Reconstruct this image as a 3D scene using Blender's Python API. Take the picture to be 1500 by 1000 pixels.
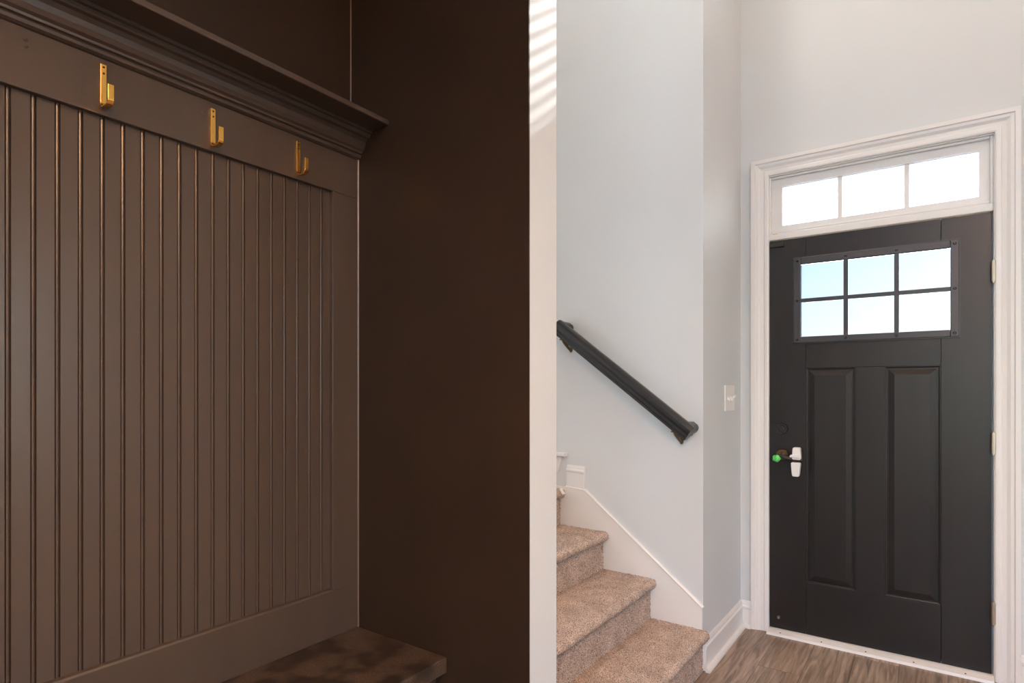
import bpy, math, random
import numpy as np
from mathutils import Vector, Matrix
random.seed(7); np.random.seed(7)
for o in list(bpy.data.objects): bpy.data.objects.remove(o)
S = bpy.context.scene
COL = S.collection

# ---------------------------------------------------------------- camera
cam = bpy.data.cameras.new('camera'); camo = bpy.data.objects.new('camera', cam); COL.objects.link(camo)
camo.location = (0, 0, 1.27)
camo.rotation_euler = (math.radians(90), 0, math.radians(35.357))
cam.sensor_width = 36; cam.lens = 871/1500*36
cam.shift_y = 70/1500; cam.clip_start = 0.02
S.camera = camo

# ---------------------------------------------------------------- world, sun, exposure
SUN_DIR = Vector((-.30, -1.0, -.75)).normalized()
w = bpy.data.worlds.new('world'); S.world = w; w.use_nodes = True
nt = w.node_tree; nt.nodes.clear()
wo = nt.nodes.new('ShaderNodeOutputWorld'); bg = nt.nodes.new('ShaderNodeBackground')
sky = nt.nodes.new('ShaderNodeTexSky'); sky.sky_type = 'NISHITA'; sky.sun_disc = False
sky.sun_elevation = math.radians(35.7); sky.sun_rotation = math.atan2(.30, 1.0)
sky.air_density = 1.0; sky.dust_density = 0.8; sky.ozone_density = 1.0
bg.inputs['Strength'].default_value = 1.15
nt.links.new(sky.outputs[0], bg.inputs[0]); nt.links.new(bg.outputs[0], wo.inputs[0])
sl = bpy.data.lights.new('sun', 'SUN'); sl.energy = 3.0; sl.angle = math.radians(.53); sl.color = (1, .97, .92)
so = bpy.data.objects.new('sun', sl); COL.objects.link(so); so.location = (3, 9, 8)
so.rotation_euler = SUN_DIR.to_track_quat('-Z', 'Y').to_euler()
S.view_settings.view_transform = 'Standard'; S.view_settings.look = 'None'
S.view_settings.gamma = 1.0; S.view_settings.use_curve_mapping = False
S.view_settings.exposure = 0.24
PENDANT_W = 240.0; STAIR_FILL_W = 24.0; FOYER_FILL_W = 25.0

# ---------------------------------------------------------------- materials
def mat(name, col, rough=.5, metal=0., noise=None, bump=None, spec=.5, coat=0., trans=0.):
    """noise=(scale, amount, stretch)  bump=(scale, strength, distance, stretch)"""
    m = bpy.data.materials.new(name); m.use_nodes = True
    n = m.node_tree.nodes; L = m.node_tree.links; b = n['Principled BSDF']
    b.inputs['Base Color'].default_value = (*col, 1); b.inputs['Roughness'].default_value = rough
    b.inputs['Metallic'].default_value = metal; b.inputs['Specular IOR Level'].default_value = spec
    b.inputs['Coat Weight'].default_value = coat; b.inputs['Transmission Weight'].default_value = trans
    tc = n.new('ShaderNodeTexCoord')
    def tex(scale, stretch, detail=4):
        mp = n.new('ShaderNodeMapping'); mp.inputs['Scale'].default_value = stretch
        t = n.new('ShaderNodeTexNoise'); t.inputs['Scale'].default_value = scale; t.inputs['Detail'].default_value = detail
        L.new(tc.outputs['Object'], mp.inputs[0]); L.new(mp.outputs[0], t.inputs['Vector']); return t
    if noise:
        sc, amt, st = noise
        t = tex(sc, st)
        mx = n.new('ShaderNodeMix'); mx.data_type = 'RGBA'; mx.blend_type = 'MULTIPLY'
        mx.inputs['Factor'].default_value = 1
        mx.inputs['A'].default_value = (*col, 1)
        r = n.new('ShaderNodeMapRange'); r.inputs['From Min'].default_value = .3; r.inputs['From Max'].default_value = .7
        r.inputs['To Min'].default_value = 1-amt; r.inputs['To Max'].default_value = 1+amt
        L.new(t.outputs['Fac'], r.inputs['Value']); L.new(r.outputs[0], mx.inputs['B'])
        L.new(mx.outputs['Result'], b.inputs['Base Color'])
    if bump:
        sc, stg, dist, st = bump
        t = tex(sc, st, 3); bp = n.new('ShaderNodeBump'); bp.inputs['Strength'].default_value = stg; bp.inputs['Distance'].default_value = dist
        L.new(t.outputs['Fac'], bp.inputs['Height']); L.new(bp.outputs[0], b.inputs['Normal'])
    return m
I3 = (1, 1, 1)
M = {}
M['wall'] = mat('wall_paint', (.61, .636, .645), .55, noise=(2.5, .02, I3), bump=(180, .05, .002, I3))
M['trim'] = mat('trim_paint', (.74, .73, .71), .35, bump=(60, .03, .002, I3))
M['dark'] = mat('shaded_dark_paint', (.030, .0168, .0095), .42, spec=.35, noise=(3, .12, I3), bump=(220, .08, .001, (1, 1, .25)))  # same paint as the panelling, darkened to carry the side wall's shade
M['dark_wood'] = mat('dark_painted_wood', (.068, .0475, .036), .31, noise=(6, .10, (1, 1, .2)), bump=(160, .10, .001, (1, 1, .12)))
M['door'] = mat('door_paint', (.014, .0118, .0118), .34, spec=.38, noise=(5, .25, (1, 1, .25)), bump=(90, .16, .002, (1, 1, .1)))
M['door_frame'] = mat('lite_frame_paint', (.035, .035, .042), .38)
M['rail'] = mat('rail_paint', (.012, .011, .011), .28, noise=(8, .3, I3))
M['bronze'] = mat('aged_bronze', (.16, .10, .055), .35, 1.0)
M['black_metal'] = mat('black_metal', (.012, .011, .011), .35)
M['brass'] = mat('brass', (.90, .52, .13), .22, 1.0)
M['screw_dark'] = mat('screw_hole', (.02, .012, .006), .5)
M['nickel'] = mat('hinge_metal', (.55, .48, .38), .35, 1.0)
M['plastic'] = mat('white_plastic', (.78, .76, .73), .35)
M['green'] = mat('green_plastic', (.10, .62, .14), .4, noise=(120, .35, I3))
M['putty'] = mat('yellowed_tape', (.62, .48, .22), .6)
M['concrete'] = mat('concrete', (.45, .44, .42), .8, noise=(8, .1, I3))
M['ceiling'] = mat('ceiling_paint', (.78, .78, .77), .7)
M['bench'] = None
def bench_mat():
    m = mat('bench_paint', (.03, .021, .016), .42)
    n = m.node_tree.nodes; L = m.node_tree.links; b = n['Principled BSDF']; tc = n.new('ShaderNodeTexCoord')
    t1 = n.new('ShaderNodeTexNoise'); t1.inputs['Scale'].default_value = 11; t1.inputs['Detail'].default_value = 5
    t2 = n.new('ShaderNodeTexNoise'); t2.inputs['Scale'].default_value = 420; t2.inputs['Detail'].default_value = 1
    for t in (t1, t2): L.new(tc.outputs['Object'], t.inputs['Vector'])
    r1 = n.new('ShaderNodeMapRange'); r1.inputs['From Min'].default_value = .42; r1.inputs['From Max'].default_value = .56
    r2 = n.new('ShaderNodeMapRange'); r2.inputs['From Min'].default_value = .50; r2.inputs['From Max'].default_value = .75
    L.new(t1.outputs['Fac'], r1.inputs[0]); L.new(t2.outputs['Fac'], r2.inputs[0])
    mu = n.new('ShaderNodeMath'); mu.operation = 'MULTIPLY'; L.new(r1.outputs[0], mu.inputs[0]); L.new(r2.outputs[0], mu.inputs[1])
    ad = n.new('ShaderNodeMath'); ad.operation = 'MULTIPLY_ADD'; L.new(r1.outputs[0], ad.inputs[0]); ad.inputs[1].default_value = .12
    L.new(mu.outputs[0], ad.inputs[2])
    mx = n.new('ShaderNodeMix'); mx.data_type = 'RGBA'
    mx.inputs['A'].default_value = (.030, .020, .014, 1); mx.inputs['B'].default_value = (.20, .132, .088, 1)
    L.new(ad.outputs[0], mx.inputs['Factor']); L.new(mx.outputs['Result'], b.inputs['Base Color'])
    return m
M['bench'] = bench_mat()
def carpet_mat():
    m = mat('carpet', (.36, .275, .225), .95, spec=.1)
    n = m.node_tree.nodes; L = m.node_tree.links; b = n['Principled BSDF']; tc = n.new('ShaderNodeTexCoord')
    t1 = n.new('ShaderNodeTexNoise'); t1.inputs['Scale'].default_value = 260; t1.inputs['Detail'].default_value = 2
    t2 = n.new('ShaderNodeTexNoise'); t2.inputs['Scale'].default_value = 14; t2.inputs['Detail'].default_value = 4
    for t in (t1, t2): L.new(tc.outputs['Object'], t.inputs['Vector'])
    cr = n.new('ShaderNodeValToRGB'); e = cr.color_ramp.elements
    e[0].position = .32; e[0].color = (.15, .105, .085, 1); e[1].position = .66; e[1].color = (.66, .53, .45, 1)
    L.new(t1.outputs['Fac'], cr.inputs[0])
    r = n.new('ShaderNodeMapRange'); r.inputs['From Min'].default_value = .3; r.inputs['From Max'].default_value = .7
    r.inputs['To Min'].default_value = .82; r.inputs['To Max'].default_value = 1.12; L.new(t2.outputs['Fac'], r.inputs[0])
    mx = n.new('ShaderNodeMix'); mx.data_type = 'RGBA'; mx.blend_type = 'MULTIPLY'; mx.inputs['Factor'].default_value = 1
    L.new(cr.outputs[0], mx.inputs['A']); L.new(r.outputs[0], mx.inputs['B']); L.new(mx.outputs['Result'], b.inputs['Base Color'])
    return m
M['carpet'] = carpet_mat()
def plank_mat(i, col):
    m = mat('vinyl_plank_%d' % i, col, .42)
    n = m.node_tree.nodes; L = m.node_tree.links; b = n['Principled BSDF']; tc = n.new('ShaderNodeTexCoord')
    mp = n.new('ShaderNodeMapping'); mp.inputs['Scale'].default_value = (22, 1.6, 1); mp.inputs['Location'].default_value = (i*3.1, i*1.7, 0)
    t = n.new('ShaderNodeTexNoise'); t.inputs['Scale'].default_value = 2.2; t.inputs['Detail'].default_value = 8; t.inputs['Distortion'].default_value = 1.2
    L.new(tc.outputs['Object'], mp.inputs[0]); L.new(mp.outputs[0], t.inputs['Vector'])
    cr = n.new('ShaderNodeValToRGB'); e = cr.color_ramp.elements
    e[0].position = .34; e[0].color = tuple(c*.52 for c in col)+(1,); e[1].position = .68; e[1].color = tuple(min(1, c*1.35) for c in col)+(1,)
    L.new(t.outputs['Fac'], cr.inputs[0]); L.new(cr.outputs[0], b.inputs['Base Color'])
    return m
M['planks'] = [plank_mat(i, c) for i, c in enumerate([(.29, .215, .165), (.25, .19, .148), (.32, .245, .19)])]
def clear_glass():
    m = bpy.data.materials.new('window_glass'); m.use_nodes = True
    n = m.node_tree.nodes; L = m.node_tree.links; n.clear()
    o = n.new('ShaderNodeOutputMaterial'); mx = n.new('ShaderNodeMixShader'); tr = n.new('ShaderNodeBsdfTransparent'); gl = n.new('ShaderNodeBsdfGlossy')
    gl.inputs['Roughness'].default_value = .02; mx.inputs[0].default_value = .05
    L.new(tr.outputs[0], mx.inputs[1]); L.new(gl.outputs[0], mx.inputs[2]); L.new(mx.outputs[0], o.inputs[0])
    return m
M['glass'] = clear_glass()
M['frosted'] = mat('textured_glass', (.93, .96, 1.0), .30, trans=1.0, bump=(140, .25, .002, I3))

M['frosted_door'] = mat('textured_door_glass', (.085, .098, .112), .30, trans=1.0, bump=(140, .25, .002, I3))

# ---------------------------------------------------------------- mesh helpers
def mesh_obj(name, V, F, m, parent=None, smooth=False, label=None, cat=None, group=None, kind=None):
    me = bpy.data.meshes.new(name); me.from_pydata([tuple(v) for v in V], [], F); me.update()
    if m is not None: me.materials.append(m)
    if smooth:
        for p in me.polygons: p.use_smooth = True
    o = bpy.data.objects.new(name, me); COL.objects.link(o)
    if parent is not None: o.parent = parent
    setp(o, label, cat, group, kind); return o
def setp(o, label=None, cat=None, group=None, kind=None):
    if label: o['label'] = label
    if cat: o['category'] = cat
    if group: o['group'] = group
    if kind: o['kind'] = kind
def empty(name, loc, label=None, cat=None, group=None, kind=None):
    o = bpy.data.objects.new(name, None); COL.objects.link(o); o.location = loc; o.empty_display_size = .05
    setp(o, label, cat, group, kind)
    bpy.context.view_layer.update()
    return o
class MB:
    def __init__(s): s.V = []; s.F = []
    def box(s, x0, x1, y0, y1, z0, z1):
        b = len(s.V)
        s.V += [(x0,y0,z0),(x1,y0,z0),(x1,y1,z0),(x0,y1,z0),(x0,y0,z1),(x1,y0,z1),(x1,y1,z1),(x0,y1,z1)]
        s.F += [tuple(b+i for i in f) for f in ((3,2,1,0),(4,5,6,7),(0,1,5,4),(1,2,6,5),(2,3,7,6),(3,0,4,7))]; return s
    def prism(s, pts, off):
        """polygon of 3-D points pushed along the vector off"""
        b = len(s.V); n = len(pts); off = Vector(off)
        P = [Vector(p) for p in pts]
        nrm = Vector((0,0,0))
        for i in range(n): nrm += P[i].cross(P[(i+1) % n])
        if nrm.dot(off) > 0: P.reverse()
        s.V += [tuple(p) for p in P] + [tuple(p+off) for p in P]
        s.F.append(tuple(b+i for i in range(n))); s.F.append(tuple(b+n+i for i in reversed(range(n))))
        for i in range(n):
            j = (i+1) % n; s.F.append((b+j, b+i, b+n+i, b+n+j))
        return s
    def cyl(s, c, axis, r, h, n=16, r2=None):
        c = Vector(c); a = Vector(axis).normalized(); r2 = r if r2 is None else r2
        u = a.orthogonal().normalized(); v = a.cross(u); b = len(s.V)
        for k, rr in ((0, r), (1, r2)):
            for i in range(n):
                t = 2*math.pi*i/n; s.V.append(tuple(c + a*h*k + (u*math.cos(t)+v*math.sin(t))*rr))
        s.F.append(tuple(b+i for i in reversed(range(n)))); s.F.append(tuple(b+n+i for i in range(n)))
        for i in range(n):
            j = (i+1) % n; s.F.append((b+i, b+j, b+n+j, b+n+i))
        return s
    def sweep(s, path, prof, closed_caps=True):
        """path: list of (origin, u_vec, v_vec); prof: list of (u,v)"""
        b = len(s.V); n = len(prof)
        for o, u, v in path:
            for pu, pv in prof: s.V.append(tuple(Vector(o)+Vector(u)*pu+Vector(v)*pv))
        for k in range(len(path)-1):
            for i in range(n):
                j = (i+1) % n
                s.F.append((b+k*n+i, b+k*n+j, b+(k+1)*n+j, b+(k+1)*n+i))
        s.F.append(tuple(b+i for i in reversed(range(n)))); s.F.append(tuple(b+(len(path)-1)*n+i for i in range(n)))
        return s
    def build(s, name, m, parent=None, bevel=0, **k):
        V = s.V
        if parent is not None:
            mw = parent_world(parent).inverted(); V = [tuple(mw @ Vector(v)) for v in V]
        o = mesh_obj(name, V, s.F, m, parent, **k)
        if bevel:
            md = o.modifiers.new('bevel', 'BEVEL'); md.width = bevel; md.segments = 2; md.limit_method = 'ANGLE'; md.angle_limit = math.radians(40)
        return o
def parent_world(p):
    mw = Matrix.Translation(p.location) if p.type == 'EMPTY' or True else p.matrix_world
    q = p.parent
    while q is not None:
        mw = Matrix.Translation(q.location) @ mw; q = q.parent
    return mw

# ---------------------------------------------------------------- key planes (metres)
XN = -1.583      # nook drywall
XF = -1.5455     # face of the panelling frame
XS = -.85        # wall with the switches
XE = -.87        # white end of the partition
YN, YB = 1.304, 1.443   # partition: nook face, stair face
YH = 2.69        # stair wall
YD = 3.33        # front wall
XR = 3.2; YR = -4.0; XL = -2.65
ZC = 2.74; ZT = 5.2
ST = dict(kind='structure')

# ---------------------------------------------------------------- the shell
f = empty('floor', (0, 0, 0), 'grey-brown wood-look plank floor of the entry', **ST)
MB().box(XL, XR, YR, YD+.15, -.12, -.012).build('subfloor', M['concrete'], f)
PW, PL = .178, 1.22
base = {}
x = XS + .01; row = 0
while x < XR:
    y = YR + (-(row*.43) % PL) - PL
    while y < YD:
        y0, y1 = max(y, YR), min(y+PL, YD+.02); x1 = min(x+PW, XR)
        if y1 - y0 > .02:
            key = (round(x1-x, 3), round(y1-y0, 3), random.randrange(3))
            if key not in base:
                g = .0008; wx, wy = x1-x, y1-y0
                mb = MB(); mb.box(g, wx-g, g, wy-g, -.012, 0)
                ob = mb.build('plank', M['planks'][key[2]]); base[key] = ob.data
            else:
                ob = bpy.data.objects.new('plank', base[key]); COL.objects.link(ob)
            ob.parent = f; ob.location = (x, y0, 0)
        y += PL
    x += PW; row += 1
# floor under the nook and stairs
MB().box(XL, XS+.01, YR, YD, -.012, -.001).build('nook_subfloor', M['planks'][1], f)

MB().box(XN-.12, XN, -1.12, YN, 0, ZC).build('wall_left', M['dark'], label='dark brown painted wall of the coat nook', **ST)
# partition: dark on the nook face, white end and stair side
p = empty('wall_partition', (XE, YN, 0), 'partition wall with dark nook face and white end', **ST)
MB().box(XL, XE, YN+.004, YB, 0, ZT).build('white_face', M['wall'], p)
MB().box(XN-.12, XE-.0005, YN, YN+.004, 0, ZC).build('dark_face', M['dark'], p)
# other side of the nook (outside the photograph)
MB().box(XN-.12, XE, -1.0-.12, -1.0, 0, ZC).build('wall_nook_side', M['dark'], label='dark painted side wall of the coat nook', **ST)
# stair wall, with a window over the landing
WX0, WX1, WZ0, WZ1 = -2.50, -1.635, .945, 2.35
mb = MB()
mb.box(XL, WX0, YH, YH+.14, 0, ZT); mb.box(WX1, XS, YH, YH+.14, 0, ZT)
mb.box(WX0, WX1, YH, YH+.14, 0, WZ0-.02); mb.box(WX0, WX1, YH, YH+.14, WZ1, ZT)
mb.build('wall_stair', M['wall'], label='pale grey stair wall carrying the black handrail', **ST)
MB().box(XL-.14, XL, YB, YH+.14, 0, ZT).build('wall_landing', M['wall'], label='pale wall at the end of the stair landing', **ST)
MB().box(XS-.14, XS, YH+.14, YD+.15, 0, ZT).build('wall_entry_side', M['wall'], label='short pale grey wall with the switch plate beside the door', **ST)
# front wall with door opening and a high window
DX0, DX1, DZ1 = -.722, .2305, 2.40
HX0, HX1, HZ0, HZ1 = -.60, .12, 3.46, 4.75
mb = MB()
mb.box(XS-.14, DX0, YD, YD+.15, 0, HZ0); mb.box(DX1, XR, YD, YD+.15, 0, HZ0)
mb.box(DX0, DX1, YD, YD+.15, DZ1, HZ0)
mb.box(XS-.14, HX0, YD, YD+.15, HZ0, ZT); mb.box(HX1, XR, YD, YD+.15, HZ0, ZT); mb.box(HX0, HX1, YD, YD+.15, HZ1, ZT)
mb.build('wall_front', M['wall'], label='tall pale grey wall around the front door', **ST)
# right wall and rear wall with windows, the rear ones added for light (behind the photographer)
RY0, RY1, RZ0, RZ1 = -.3, 1.7, .55, 2.35
mb = MB()
mb.box(XR, XR+.15, YR, RY0, 0, ZT); mb.box(XR, XR+.15, RY1, YD+.15, 0, ZT); mb.box(XR, XR+.15, RY0, RY1, 0, RZ0); mb.box(XR, XR+.15, RY0, RY1, RZ1, ZT)
mb.build('wall_right', M['wall'], label='pale wall to the right of the entry', **ST)
BX0, BX1 = .0, 3.05; UZ0, UZ1 = 2.75, 5.0
mb = MB()
mb.box(XN-.12, BX0, YR-.15, YR, 0, ZT); mb.box(BX1, XR+.15, YR-.15, YR, 0, ZT); mb.box(BX0, BX1, YR-.15, YR, 0, RZ0); mb.box(BX0, BX1, YR-.15, YR, RZ1, UZ0); mb.box(BX0, BX1, YR-.15, YR, UZ1, ZT)
mb.build('wall_rear', M['wall'], label='tall pale wall behind the entry hall', **ST)
MB().box(XN-.12, XE, -1.12, YN, ZC, ZC+.25).build('ceiling_nook', M['dark'], label='dark painted ceiling of the coat nook', **ST)
MB().box(XE-.12, XE, -1.12, YN, ZC+.25, ZT).build('wall_above_nook', M['wall'], label='pale wall above the coat nook', **ST)
MB().box(XE-.12, XE, YR, -1.12, 0, ZT).build('wall_hall', M['wall'], label='pale hall wall past the coat nook', **ST)
MB().box(XL-.14, XR+.15, YR-.15, YD+.15, ZT, ZT+.15).build('ceiling', M['ceiling'], label='high white ceiling of the two-storey entry', **ST)
MB().box(-14, 16, YD+.15, 26, -.3, -.16).build('ground', M['concrete'], label='pale paving outside the front door', **ST)
MB().box(XR+.15, 26, -20, YD+.15, -.3, -.16).build('ground_side', M['concrete'], label='pale paving outside the side window', **ST)
MB().box(-1.6, 1.5, YD+.15, YD+2.55, 3.12, 3.24).build('sun_block_roof', M['trim'], label='unseen white roof added to keep sun off the front door glass', **ST)  # added out of view to stop sunlight coming through door and transom

# ---------------------------------------------------------------- windows
def window(name, x0, x1, y0, y1, z0, z1, axis, label, nx=2):
    """plain sash window filling an opening; axis = wall normal axis"""
    e = empty(name, ((x0+x1)/2, (y0+y1)/2, z0), label, **ST)
    t = .045
    fr = MB()
    if axis == 'y':
        fr.box(x0, x0+t, y0, y1, z0, z1).box(x1-t, x1, y0, y1, z0, z1).box(x0+t, x1-t, y0, y1, z0, z0+t).box(x0+t, x1-t, y0, y1, z1-t, z1)
        zm = (z0+z1)/2; fr.box(x0+t, x1-t, y0, y1, zm-.02, zm+.02)
        ym = (y0+y1)/2; g = MB().box(x0+t, x1-t, ym-.003, ym+.003, z0+t, z1-t)
    else:
        fr.box(x0, x1, y0, y0+t, z0, z1).box(x0, x1, y1-t, y1, z0, z1).box(x0, x1, y0+t, y1-t, z0, z0+t).box(x0, x1, y0+t, y1-t, z1-t, z1)
        ym = (y0+y1)/2; fr.box(x0, x1, ym-.025, ym+.025, z0+t, z1-t)
        xm = (x0+x1)/2; g = MB().box(xm-.003, xm+.003, y0+t, y1-t, z0+t, z1-t)
    fr.build('window_frame', M['trim'], e); g.build('pane', M['glass'], e)
    return e
window('window_1', HX0, HX1, YD+.07, YD+.13, HZ0, HZ1, 'y', 'high window above the front door')
window('window_2', WX0, WX1, YH+.08, YH+.13, WZ0, WZ1, 'y', 'window over the stair landing')
window('window_3', XR+.05, XR+.10, RY0, RY1, RZ0, RZ1, 'x', 'wide window in the right wall')
window('fill_window_lower', BX0, BX1, YR-.10, YR-.05, RZ0, RZ1, 'y', 'wide lower window added in the unseen rear wall for fill light')  # made up to throw sky light on the walls facing the rear
window('fill_window_upper', BX0, BX1, YR-.10, YR-.05, UZ0, UZ1, 'y', 'wide upper window added in the unseen rear wall for fill light')  # also made up, more cool sky light for the upper walls
# blinds of the high window: their shadow stripes fall on the end of the partition
bl = empty('window_blind', ((HX0+HX1)/2, YD+.035, HZ0), 'white horizontal slat blind in the high window', 'blind')
th = math.radians(21.5); dy, dz = math.cos(th)*.025, math.sin(th)*.025
z = HZ0 + .045
slat = None
while z < HZ1-.05:
    if slat is None:
        yc = YD+.035
        slat = MB().prism([(HX0+.01, yc-dy, z-dz-.001), (HX0+.01, yc+dy, z+dz-.001), (HX0+.01, yc+dy, z+dz+.0015), (HX0+.01, yc-dy, z-dz+.0015)], (HX1-HX0-.02, 0, 0)).build('slat', M['trim'], bl)
        z0s = z
    else:
        s2 = slat.copy(); COL.objects.link(s2); s2.parent = bl; s2.location = (0, 0, z-z0s)
    z += .047
MB().box(HX0+.005, HX1-.005, YD+.005, YD+.065, HZ1-.045, HZ1).build('headrail', M['trim'], bl)

# stool and apron of the landing window
e = empty('window_sill', (-2.05, YH, .93), 'white window sill with apron over the stair landing', 'sill')
MB().box(WX0-.09, -1.5535, YH-.035, YH+.08, .922, .940).build('stool', M['trim'], e, bevel=.003)
MB().prism([(WX0-.05, YH-.016, .919), (-1.585, YH-.016, .919), (-1.600, YH-.016, .842), (WX0-.03, YH-.016, .842)], (0, .016, 0)).build('apron', M['trim'], e)

# ---------------------------------------------------------------- front door surround
def P(x, d, z): return (x, YD+d, z)
t1 = empty('trim_1', (-.25, YD, 0), 'white moulded casing around front door and transom', **ST)
CI0, CI1, CZ = -.706, .2165, 2.388
prof = [(0, .010), (0, -.011), (.006, -.013), (.020, -.013), (.024, -.010), (.040, -.012), (.052, -.018), (.064, -.019), (.068, -.024), (.086, -.024), (.086, .010)]
Yv = Vector((0, 1, 0))
path = [((CI0, YD, 0), (-1, 0, 0), Yv), ((CI0, YD, CZ), (-1, 0, 1), Yv), ((CI1, YD, CZ), (1, 0, 1), Yv), ((CI1, YD, 0), (1, 0, 0), Yv)]
MB().sweep(path, prof).build('casing', M['trim'], t1)
# jambs and head, deep behind the casing
mb = MB()
mb.box(DX0-.002, CI0-.004, YD, YD+.15, 0, DZ1); mb.box(CI1-.004, DX1+.002, YD, YD+.15, 0, DZ1); mb.box(CI0-.004, CI1-.004, YD+.0, YD+.15, CZ-.006, DZ1+.002)
mb.build('jamb', M['trim'], t1)
mb = MB()   # door stop behind the slab
mb.box(CI0-.004, CI0+.012, YD+.062, YD+.10, 0, 2.05); mb.box(CI1-.016, CI1-.004, YD+.062, YD+.10, 0, 2.05)
mb.build('door_stop', M['trim'], t1)
MB().box(CI0-.004, CI1-.004, YD+.004, YD+.12, 2.050, 2.085).build('transom_bar', M['trim'], t1, bevel=.004)
MB().box(-.690, -.664, YD+.0035, YD+.0045, 2.0785, 2.0825).build('tape_mark', M['putty'], t1)
# transom sash
GX0, GX1, GZ0, GZ1 = -.646, .163, 2.125, 2.330
tw = empty('window_5', (-.245, YD+.03, 2.085), 'three-pane transom window above the front door', **ST)
y0, y1 = YD+.022, YD+.06
mb = MB()
for (a, b, c2, d) in ((CI0-.004, GX0, 2.085, CZ-.006), (GX1, CI1-.004, 2.085, CZ-.006), (GX0, GX1, 2.085, GZ0), (GX0, GX1, GZ1, CZ-.006)): mb.box(a, b, y0, y1, c2, d)
mb.build('sash', M['trim'], tw)
mb = MB(); q = .012    # stepped stop moulding round the sash
A0, A1, B0, B1 = CI0-.004, CI1-.004, 2.085, CZ-.006
mb.box(A0, A0+q, YD+.008, y0, B0, B1).box(A1-q, A1, YD+.008, y0, B0, B1).box(A0+q, A1-q, YD+.008, y0, B1-q, B1).box(A0+q, A1-q, YD+.008, y0, B0, B0+q)
mb.build('stop_moulding', M['trim'], tw, bevel=.003)
m1, m2 = -.382, -.104
for mx in (m1, m2): MB().box(mx-.010, mx+.010, y0+.006, y1-.004, GZ0, GZ1).build('muntin', M['trim'], tw)
for a, b in ((GX0, m1-.010), (m1+.010, m2-.010), (m2+.010, GX1)): MB().box(a, b, y0+.016, y0+.021, GZ0, GZ1).build('pane', M['frosted'], tw)
# threshold
th_ = empty('door_threshold', (-.245, YD, 0), 'white metal threshold strip under the front door', 'threshold')
MB().prism([(CI0-.004, 3.283, 0), (CI0-.004, 3.287, .012), (CI0-.004, 3.325, .020), (CI0-.004, 3.45, .020), (CI0-.004, 3.45, 0)], (CI1-CI0, 0, 0)).build('sill_plate', M['trim'], th_)
for k in range(5):
    MB().cyl((CI0+.06+k*.19, 3.300, .0138), (0, -.2, 1), .0035, .002, 10).build('screw', M['screw_dark'], th_)

# ---------------------------------------------------------------- the door
DL, DR, DB, DT = -.7065, .2065, .022, 2.046
yf = YD+.012; yb = yf+.044
d = empty('door_1', (-.25, yf, DB), 'black panelled front door with six-pane window', **ST)
LX0, LX1, LZ0, LZ1 = -.589, .0925, 1.508, 1.944     # lite frame outside
NX0, NX1, NZ0, NZ1 = -.56, .065, 1.53, 1.92        # hole in slab
SL, SR = -.534, .0265                               # stile joints
g = .0006
def polyXZ(name, pts, y0, y1, m, parent, **k): return MB().prism([(a, y0, b) for a, b in pts], (0, y1-y0, 0)).build(name, m, parent, **k)
polyXZ('stile', [(DL, DB), (SL-g, DB), (SL-g, NZ0), (NX0, NZ0), (NX0, NZ1), (SL-g, NZ1), (SL-g, DT), (DL, DT)], yf, yb, M['door'], d, bevel=.0012)
polyXZ('stile', [(SR+g, DB), (DR, DB), (DR, DT), (SR+g, DT), (SR+g, NZ1), (NX1, NZ1), (NX1, NZ0), (SR+g, NZ0)], yf, yb, M['door'], d, bevel=.0012)
PZ0, PZ1 = .283, 1.380
PA = ((SL, -.312), (-.1935, SR))
polyXZ('top_rail', [(SL+g, NZ1), (SR-g, NZ1), (SR-g, DT), (SL+g, DT)], yf, yb, M['door'], d, bevel=.0012)
polyXZ('lock_rail', [(SL+g, PZ1), (SR-g, PZ1), (SR-g, NZ0), (SL+g, NZ0)], yf, yb, M['door'], d, bevel=.0012)
polyXZ('bottom_rail', [(SL+g, DB), (SR-g, DB), (SR-g, PZ0), (SL+g, PZ0)], yf, yb, M['door'], d, bevel=.0012)
polyXZ('mullion', [(-.312, PZ0+g), (-.1935, PZ0+g), (-.1935, PZ1-g), (-.312, PZ1-g)], yf, yb, M['door'], d, bevel=.0012)
mb = MB(); yc0 = yf+.016
mb.box(DL+.004, NX0, yc0, yb-.002, DB+.004, DT-.004).box(NX1, DR-.004, yc0, yb-.002, DB+.004, DT-.004).box(NX0, NX1, yc0, yb-.002, NZ1, DT-.004).box(NX0, NX1, yc0, yb-.002, DB+.004, NZ0)
mb.build('core', M['black_metal'], d)
for a, b in PA:     # raised panels: sticking, groove, bevel, field
    rings = [(0, 0), (.003, .0), (.0035, .006), (.009, .008), (.0095, .015), (.016, .015), (.0165, .010), (.038, .002), (.041, .001)]
    V = []; Fc = []
    for off, dep in rings: V += [(a+off, yf+dep, PZ0+off), (b-off, yf+dep, PZ0+off), (b-off, yf+dep, PZ1-off), (a+off, yf+dep, PZ1-off)]
    n = len(rings)
    for k in range(n-1):
        for i in range(4):
            j = (i+1) % 4; Fc.append((k*4+i, k*4+j, (k+1)*4+j, (k+1)*4+i))
    Fc.append(tuple((n-1)*4+i for i in range(4)))
    bk = len(V); V += [(a, yb, PZ0), (b, yb, PZ0), (b, yb, PZ1), (a, yb, PZ1)]
    Fc.append((bk+3, bk+2, bk+1, bk))
    for i in range(4):
        j = (i+1) % 4; Fc.append((i, bk+i, bk+j, j))
    mbp = MB(); mbp.V = V; mbp.F = Fc; mbp.build('raised_panel', M['door'], d)
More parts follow.
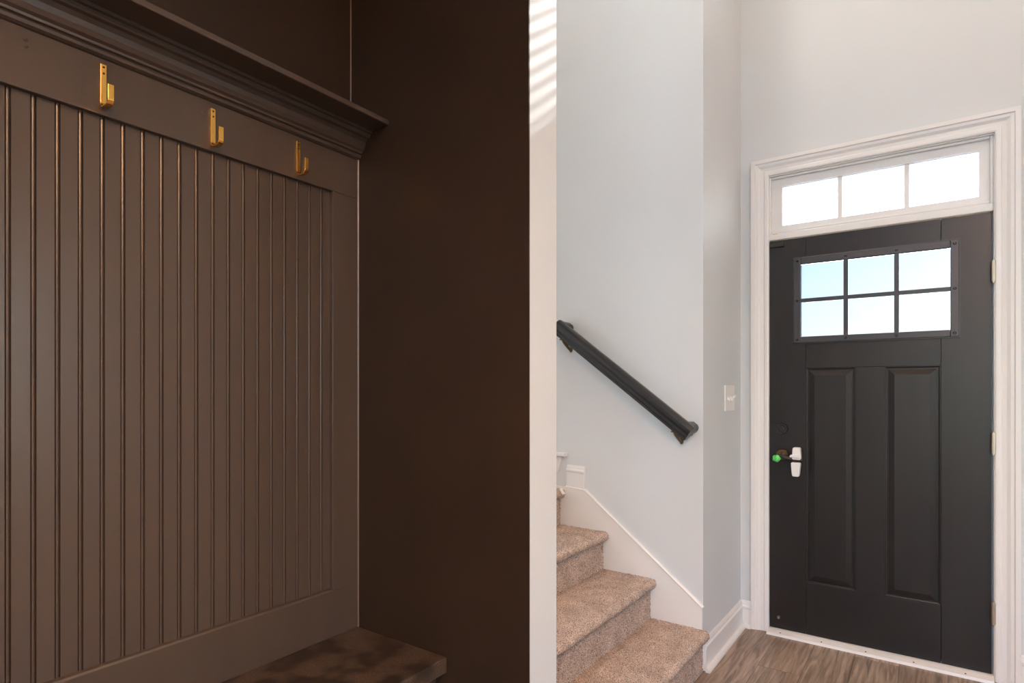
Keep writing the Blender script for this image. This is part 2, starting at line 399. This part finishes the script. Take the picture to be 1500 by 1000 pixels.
# six-pane lite: riveted frame, bars, panes
lf = MB(); gx0, gx1, gz0, gz1 = -.5555, .0605, 1.5385, 1.9085
yl = yf-.012
for (a, b, c2, e2) in ((LX0, gx0, LZ0, LZ1), (gx1, LX1, LZ0, LZ1), (gx0, gx1, LZ0, gz0), (gx0, gx1, gz1, LZ1)): lf.box(a, b, yl, yf+.010, c2, e2)
lfo = lf.build('lite_frame', M['door_frame'], d, bevel=.003)
edge = MB(); q = .005
edge.box(LX0-q, LX0, yl+.003, yf+.001, LZ0-q, LZ1+q).box(LX1, LX1+q, yl+.003, yf+.001, LZ0-q, LZ1+q).box(LX0, LX1, yl+.003, yf+.001, LZ0-q, LZ0).box(LX0, LX1, yl+.003, yf+.001, LZ1, LZ1+q)
edge.build('frame_lip', M['black_metal'], lfo)
vb = (-.3535, -.1435); hb = 1.7235
for v in vb: MB().box(v-.0095, v+.0095, yl+.001, yf+.012, gz0, gz1).build('glazing_bar', M['door_frame'], d)
xs = [gx0, vb[0]-.0095, vb[0]+.0095, vb[1]-.0095, vb[1]+.0095, gx1]
for i in range(3):
    MB().box(xs[2*i], xs[2*i+1], yl+.001, yf+.012, hb-.009, hb+.009).build('glazing_bar', M['door_frame'], d)
    for (zz0, zz1) in ((gz0, hb-.009), (hb+.009, gz1)):
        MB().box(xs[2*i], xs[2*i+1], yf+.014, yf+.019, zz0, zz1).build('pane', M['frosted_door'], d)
cx0, cx1 = (LX0+gx0)/2, (LX1+gx1)/2; cz0, cz1 = (LZ0+gz0)/2, (LZ1+gz1)/2
for (rx, rz) in [(cx0, cz0), (vb[0], cz0), (vb[1], cz0), (cx1, cz0), (cx0, hb), (cx1, hb), (cx0, cz1), (vb[0], cz1), (vb[1], cz1), (cx1, cz1)]:
    MB().cyl((rx, yl+.0005, rz), (0, -1, 0), .0070, .0050, 12, .0040).build('rivet', M['black_metal'], lfo)
# hinges
for hz in (1.784, 1.034, .294):
    h = MB()
    for k in range(5): h.cyl((.2115, YD-.008, hz-.045+k*.0182), (0, 0, 1), .0088, .0172, 14)
    h.cyl((.2115, YD-.008, hz-.0455), (0, 0, 1), .0070, .0915, 12)
    h.cyl((.2115, YD-.008, hz-.051), (0, 0, 1), .004, .102, 10)
    ho = h.build('hinge', M['nickel'], d)
    MB().box(.2035, .2165, YD+.002, YD+.0125, hz-.044, hz+.044).build('hinge_leaf', M['nickel'], ho)
# deadbolt thumb-turn
b0 = MB().cyl((-.647, yf, 1.066), (0, -1, 0), .030, .008, 28, .027).build('deadbolt', M['black_metal'], d)
MB().cyl((-.647, yf-.008, 1.066), (0, -1, 0), .020, .005, 24, .017).build('turn_base', M['black_metal'], b0)
MB().prism([(-.665, yf-.012, 1.078), (-.661, yf-.012, 1.083), (-.629, yf-.012, 1.054), (-.633, yf-.012, 1.049)], (0, -.016, 0)).build('thumb_turn', M['black_metal'], b0, bevel=.002)
# lever handle
hd = empty('door_handle', (-.644, yf, .928), None); hd.parent = d; hd.location = Vector((-.644, yf, .928)) - d.location
hd['label'] = 'black lever handle with bronze rose and green plastic cap'
MB().cyl((-.644, yf, .930), (0, -1, 0), .031, .009, 28, .028).build('rose', M['bronze'], hd)
MB().cyl((-.644, yf-.008, .930), (0, -1, 0), .013, .042, 18).build('spindle', M['bronze'], hd)
lv = MB(); n = 10
pth = [((-.656, yf-.050, .925), .013, .010), ((-.640, yf-.052, .925), .014, .011), ((-.61, yf-.052, .919), .0125, .009), ((-.575, yf-.050, .914), .011, .008), ((-.545, yf-.046, .911), .008, .006), ((-.540, yf-.045, .911), .004, .003)]
for (c2, rz, ry) in pth:
    for i in range(n):
        a = 2*math.pi*i/n; lv.V.append((c2[0], c2[1]+ry*math.cos(a), c2[2]+rz*math.sin(a)))
for k in range(len(pth)-1):
    for i in range(n):
        j = (i+1) % n; lv.F.append((k*n+i, k*n+j, (k+1)*n+j, (k+1)*n+i))
lv.F.append(tuple(range(n))); lv.F.append(tuple((len(pth)-1)*n+i for i in reversed(range(n))))
lv.build('lever', M['black_metal'], hd, smooth=True)
gm = MB()
for k, (r, yy) in enumerate(((.013, 0), (.0185, .006), (.0195, .014), (.014, .022), (.006, .025))):
    for i in range(14):
        a = 2*math.pi*i/14; rr = r*(1+.10*math.sin(5*a+k)); gm.V.append((-.660+rr*math.cos(a), yf-.050-yy, .9155+rr*math.sin(a)*.95))
for k in range(4):
    for i in range(14):
        j = (i+1) % 14; gm.F.append((k*14+j, k*14+i, (k+1)*14+i, (k+1)*14+j))
gm.F.append(tuple(reversed(range(56, 70)))); gm.F.append(tuple(range(14)))
gm.build('green_cap', M['green'], hd, smooth=True)
MB().box(-.7165, -.7068, yf-.010, yf+.020, .893, .958).build('latch_plate', M['black_metal'], d, bevel=.004)
# sensor box and door-stop button
sb = MB().box(-.700, -.634, yf-.016, yf, 2.012, 2.032).build('sensor_box', M['black_metal'], d, bevel=.002)
MB().cyl((-.661, yf, .080), (0, -1, 0), .009, .012, 16, .006).build('stop_button', M['nickel'], d)
# white child lock clipped on the lever
ck = empty('lever_lock', (-.570, yf, .83), 'white plastic child lock clipped on the black door lever', 'child lock')
def roundpoly(cx, cz, w0, w1, h, r=.008, n=4):
    pts = []
    for (sx, sz, a0) in ((1, -1, -90), (1, 1, 0), (-1, 1, 90), (-1, -1, 180)):
        ww = w1 if sz > 0 else w0
        for k in range(n+1):
            a = math.radians(a0+90*k/n); pts.append((cx+sx*(ww/2-r)+r*math.cos(a), cz+sz*(h/2-r)+r*math.sin(a)))
    return pts
polyXZ('upper_shell', roundpoly(-.567, .9445, .041, .036, .062), yf-.062, yf-.030, M['plastic'], ck, bevel=.003)
polyXZ('lower_shell', roundpoly(-.571, .864, .034, .044, .072), yf-.062, yf-.030, M['plastic'], ck, bevel=.003)
polyXZ('release_tab', roundpoly(-.575, .932, .046, .040, .014, .005), yf-.070, yf-.060, M['plastic'], ck, bevel=.002)

# ---------------------------------------------------------------- baseboards
def bb_prof(h=.138): return [(0, 0), (.014, 0), (.014, h-.042), (.017, h-.038), (.017, h-.028), (.011, h-.022), (.010, h-.010), (.006, h), (0, h)]
def shoe_prof(): return [(.014, 0), (.034, 0), (.033, .008), (.028, .015), (.020, .0185), (.014, .019)]
b = empty('baseboard_entry', (XS, 3.0, 0), 'white baseboard with shoe moulding under the switch plate', **ST)
# along +Y on the wall facing +X; mitres into the door-wall piece
zv = Vector((0, 0, 1))
MB().sweep([((XS, YH-.0, 0), (1, 0, 0), zv), ((XS, YD, 0), (1, -1, 0), zv), ((CI0-.086, YD, 0), (0, -1, 0), zv)], bb_prof()).build('board', M['trim'], b)
MB().sweep([((XS, YH-.012, 0), (1, 0, 0), zv), ((XS, YD, 0), (1, -1, 0), zv), ((CI0-.086, YD, 0), (0, -1, 0), zv)], shoe_prof()).build('shoe_moulding', M['trim'], b)
b = empty('baseboard_front', (1.5, YD, 0), 'white baseboard right of the door casing', **ST)
MB().sweep([((CI1+.086, YD, 0), (0, -1, 0), zv), ((XR, YD, 0), (0, -1, 0), zv)], bb_prof()).build('board', M['trim'], b)
MB().sweep([((CI1+.086, YD, 0), (0, -1, 0), zv), ((XR, YD, 0), (0, -1, 0), zv)], shoe_prof()).build('shoe_moulding', M['trim'], b)

# ---------------------------------------------------------------- stairs
RISE, RUN, TIP0 = .1875, .2468, -.8195
st = empty('staircase', (-1.2, 2.06, 0), 'carpeted stairs climbing left beside the pale wall', 'stairs')
YS = YH-.016
def step_mesh(k):
    tip = TIP0-RUN*(k-1); zt = RISE*k; zb = RISE*(k-1); last = k == 4
    rx = tip-.030; back = (tip-RUN-.032) if not last else XL+.002
    pr = []            # profile (x, z, nx, nz) sampled every 5 mm
    def line(x0, z0, x1, z1, nx, nz):
        n = max(1, int(math.hypot(x1-x0, z1-z0)/.005))
        for i in range(n): pr.append((x0+(x1-x0)*i/n, z0+(z1-z0)*i/n, nx, nz))
    R = .020; zc = zt-R-.001
    line(rx, zb-.002 if k > 1 else 0, rx, zc-R-.006, 1, 0)
    line(rx, zc-R-.004, tip-R-.002, zc-R, .3, -.95)
    for i in range(13):
        a = -math.pi/2+math.pi*i/13; pr.append((tip-R+R*math.cos(a), zc+R*math.sin(a), math.cos(a), math.sin(a)))
    line(tip-R, zt-.001, back, zt, 0, 1); pr.append((back, zt, 0, 1))
    pr = np.array(pr); ny = int((YS-YB)/.006); ys = np.linspace(YB+.001, YS-.001, ny)
    n = len(pr); 
    disp = np.random.rand(n, ny)*.0048; disp += .0030*np.sin(np.linspace(0, 40, ny))[None, :]*np.random.rand(n, 1)*.4
    X = pr[:, 0][:, None]+pr[:, 2][:, None]*disp; Z = pr[:, 1][:, None]+pr[:, 3][:, None]*disp; Y = np.repeat(ys[None, :], n, 0)+(np.random.rand(n, ny)-.5)*.003
    Y = np.clip(Y, YB+.0005, YS-.0005)
    V = np.stack([X, Y, Z], -1).reshape(-1, 3)
    idx = np.arange(n*ny).reshape(n, ny)
    F = np.stack([idx[:-1, :-1], idx[:-1, 1:], idx[1:, 1:], idx[1:, :-1]], -1).reshape(-1, 4).tolist()
    V = V.tolist()
    # end caps and a plain body so the step is solid
    for jj in (0, ny-1):
        loop = idx[:, jj].tolist(); c0 = len(V); V.append((back, float(ys[jj]), 0 if k == 1 else zb-.01)); V.append((rx, float(ys[jj]), 0 if k == 1 else zb-.01))
        poly = loop+[c0, c0+1]
        F.append(poly if jj else poly[::-1])
    mb = MB(); mb.V = V; mb.F = F
    return mb
for k in range(1, 5): step_mesh(k).build('step', M['carpet'], st, smooth=True)
# skirt board along the stair wall
sk = empty('trim_2', (-1.2, YH, 0), 'white skirt board rising along the stair wall', **ST)
ys0 = YH-.014
pts = [(XS, 0), (XS, .2845), (-1.449, .756), (-1.556, .7635), (XL, .7635), (XL, 0)]
MB().prism([(a, ys0, b2) for a, b2 in pts], (0, .014, 0)).build('skirt', M['trim'], sk)
cap = [(XS, .2845), (-1.449, .756), (-1.556, .7635)]
dv = Vector((cap[1][0]-cap[0][0], 0, cap[1][1]-cap[0][1])).normalized(); nv = Vector((-dv.z, 0, dv.x))*-1
if nv.z < 0: nv = -nv
MB().sweep([((XS, YH, .2845), (0, -1, 0), nv), ((-1.449, YH, .756), (0, -1, 0), nv*.6+Vector((0, 0, .4))), ((-1.556, YH, .7635), (0, -1, 0), (0, 0, 1))], [(0, 0), (.017, 0), (.018, .003), (.013, .008), (0, .008)]).build('skirt_cap', M['trim'], sk)
MB().sweep([((-1.449, YH, .762), (0, -1, 0), zv), ((-1.553, YH, .766), (0, -1, 0), zv)], [(a, b2*.82) for a, b2 in bb_prof()]).build('base_block', M['trim'], sk)
# small white clip lying on the top nosing
cl = empty('plastic_clip', (-1.556, 2.60, .735), 'small white plastic clip on the edge of the top carpeted step', 'clip')
cq = Vector((TIP0-RUN*3-.008, 2.640, .738))
cqn = Vector((.80, 0, .6))
mbc = MB()
uu = Vector((0, 1, 0)); vv = Vector((-.6, 0, .8))
outl = [(-.011, -.019), (.011, -.019), (.0075, -.006), (.0075, .006), (.010, .019), (-.010, .019), (-.0075, .006), (-.0075, -.006)]
mbc.prism([tuple(cq+uu*a*1.0+vv*b2*.9+cqn*.008) for a, b2 in outl], tuple(cqn*.010)).build('clip_body', M['plastic'], cl, bevel=.002)

# ---------------------------------------------------------------- handrail
hr = empty('handrail', (-1.23, YH-.075, 1.0), 'black wooden handrail sloping down along the stair wall', 'handrail')
A = Vector((-1.553, YH-.075, 1.5785)); B = Vector((-.905, YH-.075, 1.0865))
dr = (B-A).normalized(); upv = Vector((-dr.z, 0, dr.x)); upv = upv if upv.z > 0 else -upv
side = Vector((0, -1, 0))
loaf = [(-.014, -.033), (.014, -.033), (.014, -.022), (.020, -.018), (.018, -.006), (.025, .004), (.026, .016), (.021, .027), (.010, .033), (-.010, .033), (-.021, .027), (-.026, .016), (-.025, .004), (-.018, -.006), (-.020, -.018), (-.014, -.022)]
loaf = [(a*1.05, b2*1.12) for a, b2 in loaf]
MB().sweep([(A-dr*.026, side, upv), (B+dr*.026, side, upv)], loaf).build('rail', M['rail'], hr, bevel=.0015)
for C in (A, B):
    MB().sweep([(C+Vector((0, -.0, 0)), dr, upv), (Vector((C.x, YH, C.z)), dr, upv)], loaf).build('return_end', M['rail'], hr, bevel=.0015)
for C, tt in ((A, .045), (B, -.035)):
    c2 = C+dr*tt; br = MB(); by = c2.y
    bot = c2-upv*.037
    n = 10; pth = [(Vector((bot.x, by, bot.z+.006)), .010), (Vector((bot.x+.001, by+.012, bot.z-.010)), .0095), (Vector((bot.x+.003, by+.035, bot.z-.028)), .0085), (Vector((bot.x+.005, by+.058, bot.z-.046)), .006), (Vector((bot.x+.006, YH, bot.z-.056)), .003)]
    for q2, r in pth:
        for i in range(n):
            a = 2*math.pi*i/n
            br.V.append((q2.x+r*math.cos(a), q2.y+r*math.sin(a)*.7, q2.z+r*math.sin(a)*.7))
    for k in range(len(pth)-1):
        for i in range(n):
            j = (i+1) % n; br.F.append((k*n+i, k*n+j, (k+1)*n+j, (k+1)*n+i))
    br.F.append(tuple(range(n)))
    bo = br.build('bracket', M['bronze'], hr, smooth=True)
    MB().prism([(bot.x+.006+.009*math.cos(t), YH-.004, bot.z-.046+.016*math.sin(t)) for t in [2*math.pi*i/18 for i in range(18)]], (0, .004, 0)).build('rosette', M['bronze'], bo)
    MB().box(bot.x-.014, bot.x+.014, by-.009, by+.009, bot.z-.002, bot.z+.004).build('saddle', M['bronze'], bo)

# ---------------------------------------------------------------- switch plate
sw = empty('light_switch', (XS, 3.106, 1.16), 'white triple toggle switch plate on the wall beside the door', 'light switch')
MB().box(XS, XS+.006, 3.022, 3.190, 1.161, 1.290).build('plate', M['plastic'], sw, bevel=.002)
for i, yy in enumerate((3.060, 3.106, 3.152)):
    MB().box(XS+.0058, XS+.0068, yy-.006, yy+.006, 1.212, 1.239).build('slot', M['trim'], sw)
    up = i == 2
    zt = 1.2255
    MB().prism([(XS+.006, yy-.0045, zt-.007), (XS+.006, yy-.0045, zt+.007), (XS+.021, yy-.0045, zt+(.016 if up else -.006)), (XS+.020, yy-.0045, zt+(.006 if up else -.016))], (0, .009, 0)).build('toggle', M['plastic'], sw)
    for zz in (1.188, 1.263): MB().cyl((XS+.006, yy, zz), (1, 0, 0), .003, .001, 10).build('screw', M['plastic'], sw)

# ---------------------------------------------------------------- coat nook panelling
NY0 = -1.0
wp = empty('wall_panelling', (XF, .5, .49), 'dark brown beadboard panelling in a plain board frame', 'panelling')
XP = -1.5600
RB, RT, BB, BT = 1.895, 2.0235, .490, .6345
PE = 1.2015
MB().box(XN, XF, NY0, YN, RB, RT).build('top_rail', M['dark_wood'], wp, bevel=.0012)
MB().box(XN, XF, NY0, YN, BB, BT).build('bottom_rail', M['dark_wood'], wp, bevel=.0012)
MB().box(XN, XF, PE, YN, BT, RB).build('stile', M['dark_wood'], wp, bevel=.0012)
MB().box(XN, XF, NY0, NY0+.1025, BT, RB).build('stile', M['dark_wood'], wp, bevel=.0012)
PIT = .04277; g0 = 1.1690
def plank_profile(w0):
    # (dy from groove centre, depth below face): groove, bead, groove then the flat of the board
    return [(0.0, .0035), (.0010, .0040), (.0022, .0008), (.0036, 0), (.0050, .0008), (.0062, .0040), (.0078, .0)]
def plank(y0, y1, bead=True):
    pr = [(y0-.0052, .008), (y0-.0052, .0015), (y0-.0040, .0062), (y0-.0026, .0012), (y0, .0), (y0+.0026, .0012), (y0+.0040, .0062), (y0+.0054, 0.0)] if bead else [(y0, .006), (y0, 0)]
    pr = pr[1:] if bead else pr
    ye = y1-.0054
    pts = [(XP-d2, yy) for yy, d2 in pr]+[(XP, ye), (XN+.001, ye), (XN+.001, pr[0][0])]
    return [(a, b2, BT-.002) for a, b2 in pts]
k = 0
y = g0
first = None
while y > NY0+.10:
    if first is None:
        first = MB().prism(plank(y, y+PIT), (0, 0, RB-BT+.004)); po = first.build('plank', M['dark_wood'], wp); yfirst = y
        # clip: the first full board would run under the stile, so it is narrower
    else:
        q2 = po.copy(); COL.objects.link(q2); q2.parent = wp; q2.location = (0, y-yfirst, 0)
    y -= PIT
# quarter bead where the boards meet the bottom rail
MB().prism([(XP, NY0+.1, BT), (XF, NY0+.1, BT), (XF-.003, NY0+.1, BT+.004), (XP, NY0+.1, BT+.006)], (0, PE-NY0-.1, 0)).build('ledge_bead', M['dark_wood'], wp)
# old screw holes and filled dents
for yy, zz in ((.425, 1.9995), (.426, 1.985)):
    MB().cyl((XF-.002, yy, zz), (1, 0, 0), .0045, .0032, 12, .0038).build('screw_plug', M['dark_wood'], wp)
    MB().cyl((XF+.0008, yy+.001, zz), (1, 0, 0), .0022, .0008, 10).build('screw_hole', M['screw_dark'], wp)
for yy, zz in ((.5225, 1.9355), (.79, 1.985)): MB().cyl((XF-.001, yy, zz), (1, 0, 0), .0045, .0018, 12, .002).build('filled_dent', M['dark_wood'], wp)

sh = empty('wall_shelf', (XN, .5, 2.02), 'dark painted shelf on a stepped crown moulding above the hooks', 'shelf')
MB().box(XN, -1.400, NY0, YN, 2.1015, 2.1185).build('shelf_board', M['dark_wood'], sh, bevel=.003)
cp = [(XN, 2.0235), (-1.5415, 2.0235), (-1.5335, 2.0275), (-1.5310, 2.0335), (-1.5345, 2.0385), (-1.5270, 2.0400), (-1.5255, 2.0450), (-1.518, 2.050), (-1.512, 2.060), (-1.508, 2.072), (-1.500, 2.080), (-1.490, 2.0825), (-1.487, 2.086), (-1.487, 2.0930), (-1.478, 2.0935), (-1.478, 2.1015), (XN, 2.1015)]
MB().prism([(a, NY0, b2) for a, b2 in cp], (0, YN-NY0, 0)).build('crown_moulding', M['dark_wood'], sh)

# painted caulk beads in the nook corners
M['caulk'] = mat('painted_caulk', (.12, .078, .052), .28)
MB().prism([(XF, YN, .490), (XF, YN-.0035, .490), (XF+.0035, YN, .490)], (0, 0, 2.0235-.490)).build('corner_caulk', M['caulk'], wp)
cu = empty('trim_3', (XN, YN, 2.12), 'thin painted caulk line in the corner above the shelf', **ST)
MB().prism([(XN, YN, 2.1185), (XN, YN-.003, 2.1185), (XN+.003, YN, 2.1185)], (0, 0, ZC-2.1185)).build('caulk_bead', M['caulk'], cu)
# bench
bn = empty('bench', (-1.35, .5, 0), 'dark built-in nook bench with dusty speckled seat', 'bench')
MB().box(XN+.001, -1.157, NY0+.001, YN-.0005, .445, .490).build('seat', M['bench'], bn, bevel=.003)
MB().box(XN+.001, -1.20, NY0+.001, YN-.0005, 0, .445).build('front_panel', M['dark_wood'], bn)

# ---------------------------------------------------------------- brass hooks
def hook(y, zb, label):
    e = empty('coat_hook', (XF, y, zb), label, 'hook', 'brass hooks on the dark rail')
    h = .1035; w2 = .0065; t = .0042; out = .040
    # strip path: down the plate, round the bend, out and up the arm
    path = []
    path.append((0, h)); path.append((0, .016))
    for i in range(1, 6):
        a = math.pi/2*i/5; path.append((.014*(1-math.cos(a)), .016-.014*math.sin(a)))
    path.append((out-.012, .002))
    for i in range(1, 6):
        a = math.pi/2*i/5; path.append((out-.012+.012*math.sin(a), .014-.012*math.cos(a)))
    path.append((out, .046))
    P2 = [Vector((a, 0, b2)) for a, b2 in path]
    mb = MB(); sw_ = []
    for i, p2 in enumerate(P2):
        dd = (P2[min(i+1, len(P2)-1)]-P2[max(i-1, 0)]).normalized()
        nn = Vector((-dd.z, 0, dd.x))*-1
        sw_.append((Vector((XF+t/2+.0003, y, zb))+p2, Vector((0, 1, 0)), nn))
    ww = [1]*len(P2)
    mb.sweep(sw_, [(-w2, -t/2), (w2, -t/2), (w2, t/2), (-w2, t/2)])
    mb.build('strip', M['brass'], e, bevel=.0009)
    for dz in (.096, .082):
        MB().cyl((XF+t+.0002, y, zb+dz), (1, 0, 0), .0024, .0006, 10).build('screw', M['screw_dark'], e)
    return e
hook(.5660, 1.9065, 'brass hook nearest the camera, leftmost of the three')
hook(.8185, 1.9025, 'middle one of the three brass hooks')
hook(1.0755, 1.9035, 'brass hook farthest along the rail, nearest the corner')

# ---------------------------------------------------------------- unseen lamps, the ceiling ones added as fill (above and behind the photographer)
def fill_lamp(x, y, z, watts, label, col=(1, .74, .52)):
    e = empty('fill_lamp', (x, y, z), label, 'ceiling lamp', 'added fill lamps')
    MB().cyl((x, y, z), (0, 0, -1), .17, .03, 28).build('base', M['nickel'], e)
    em = bpy.data.materials.get('fill_diffuser')
    if em is None:
        em = mat('fill_diffuser', (.9, .85, .75), .5); b_ = em.node_tree.nodes['Principled BSDF']
        b_.inputs['Emission Color'].default_value = (1, .78, .55, 1); b_.inputs['Emission Strength'].default_value = 2.0
    MB().cyl((x, y, z-.03), (0, 0, -1), .16, .05, 28, .12).build('diffuser', em, e)
    l = bpy.data.lights.new('fill_light', 'AREA'); l.shape = 'DISK'; l.size = .30; l.energy = watts; l.color = col
    lo = bpy.data.objects.new('fill_light', l); COL.objects.link(lo); lo.parent = e; lo.location = (0, 0, -.085)
fill_lamp(1.0, 2.3, ZT, FOYER_FILL_W, 'unseen fill lamp added on the high entry ceiling')  # added out of view for soft warm fill in the entry
fill_lamp(-1.25, 1.70, ZT, STAIR_FILL_W, 'unseen fill lamp added over the stairs', (1, .93, .86))  # invented out of view to brighten the handrail wall
def pendant_lamp(x, y, z, watts, label):
    e = empty('pendant_lamp', (x, y, z), label, 'pendant lamp')
    MB().cyl((x, y, ZT), (0, 0, -1), .07, .03, 24).build('canopy', M['bronze'], e)
    MB().cyl((x, y, z+.32), (0, 0, 1), .008, ZT-z-.34, 10).build('rod', M['bronze'], e)
    sm = bpy.data.materials.new('linen_shade'); sm.use_nodes = True; n = sm.node_tree.nodes; L = sm.node_tree.links; n.clear()
    o = n.new('ShaderNodeOutputMaterial'); mx = n.new('ShaderNodeMixShader'); df = n.new('ShaderNodeBsdfDiffuse'); tr = n.new('ShaderNodeBsdfTranslucent')
    df.inputs[0].default_value = (.85, .78, .66, 1); tr.inputs[0].default_value = (.95, .85, .70, 1); mx.inputs[0].default_value = .65
    L.new(df.outputs[0], mx.inputs[1]); L.new(tr.outputs[0], mx.inputs[2]); L.new(mx.outputs[0], o.inputs[0])
    mb = MB(); n2 = 32
    for (r, zz) in ((.30, z), (.24, z+.32)):
        for i in range(n2): a = 2*math.pi*i/n2; mb.V.append((x+r*math.cos(a), y+r*math.sin(a), zz))
    for i in range(n2): j = (i+1) % n2; mb.F.append((i, j, n2+j, n2+i))
    mb.build('lamp_shade', sm, e, smooth=True)
    mb = MB()
    for k in range(4): mb.cyl((x, y, z+.315), (math.cos(k*math.pi/2), math.sin(k*math.pi/2), 0), .004, .242, 8)
    mb.build('shade_spider', M['bronze'], e)
    l = bpy.data.lights.new('bulb', 'POINT'); l.energy = watts; l.color = (1, .56, .29); l.shadow_soft_size = .08
    lo = bpy.data.objects.new('bulb', l); COL.objects.link(lo); lo.parent = e; lo.location = (0, 0, .14)
pendant_lamp(.9, -.75, 2.75, PENDANT_W, 'large linen drum pendant lamp hanging over the hall')
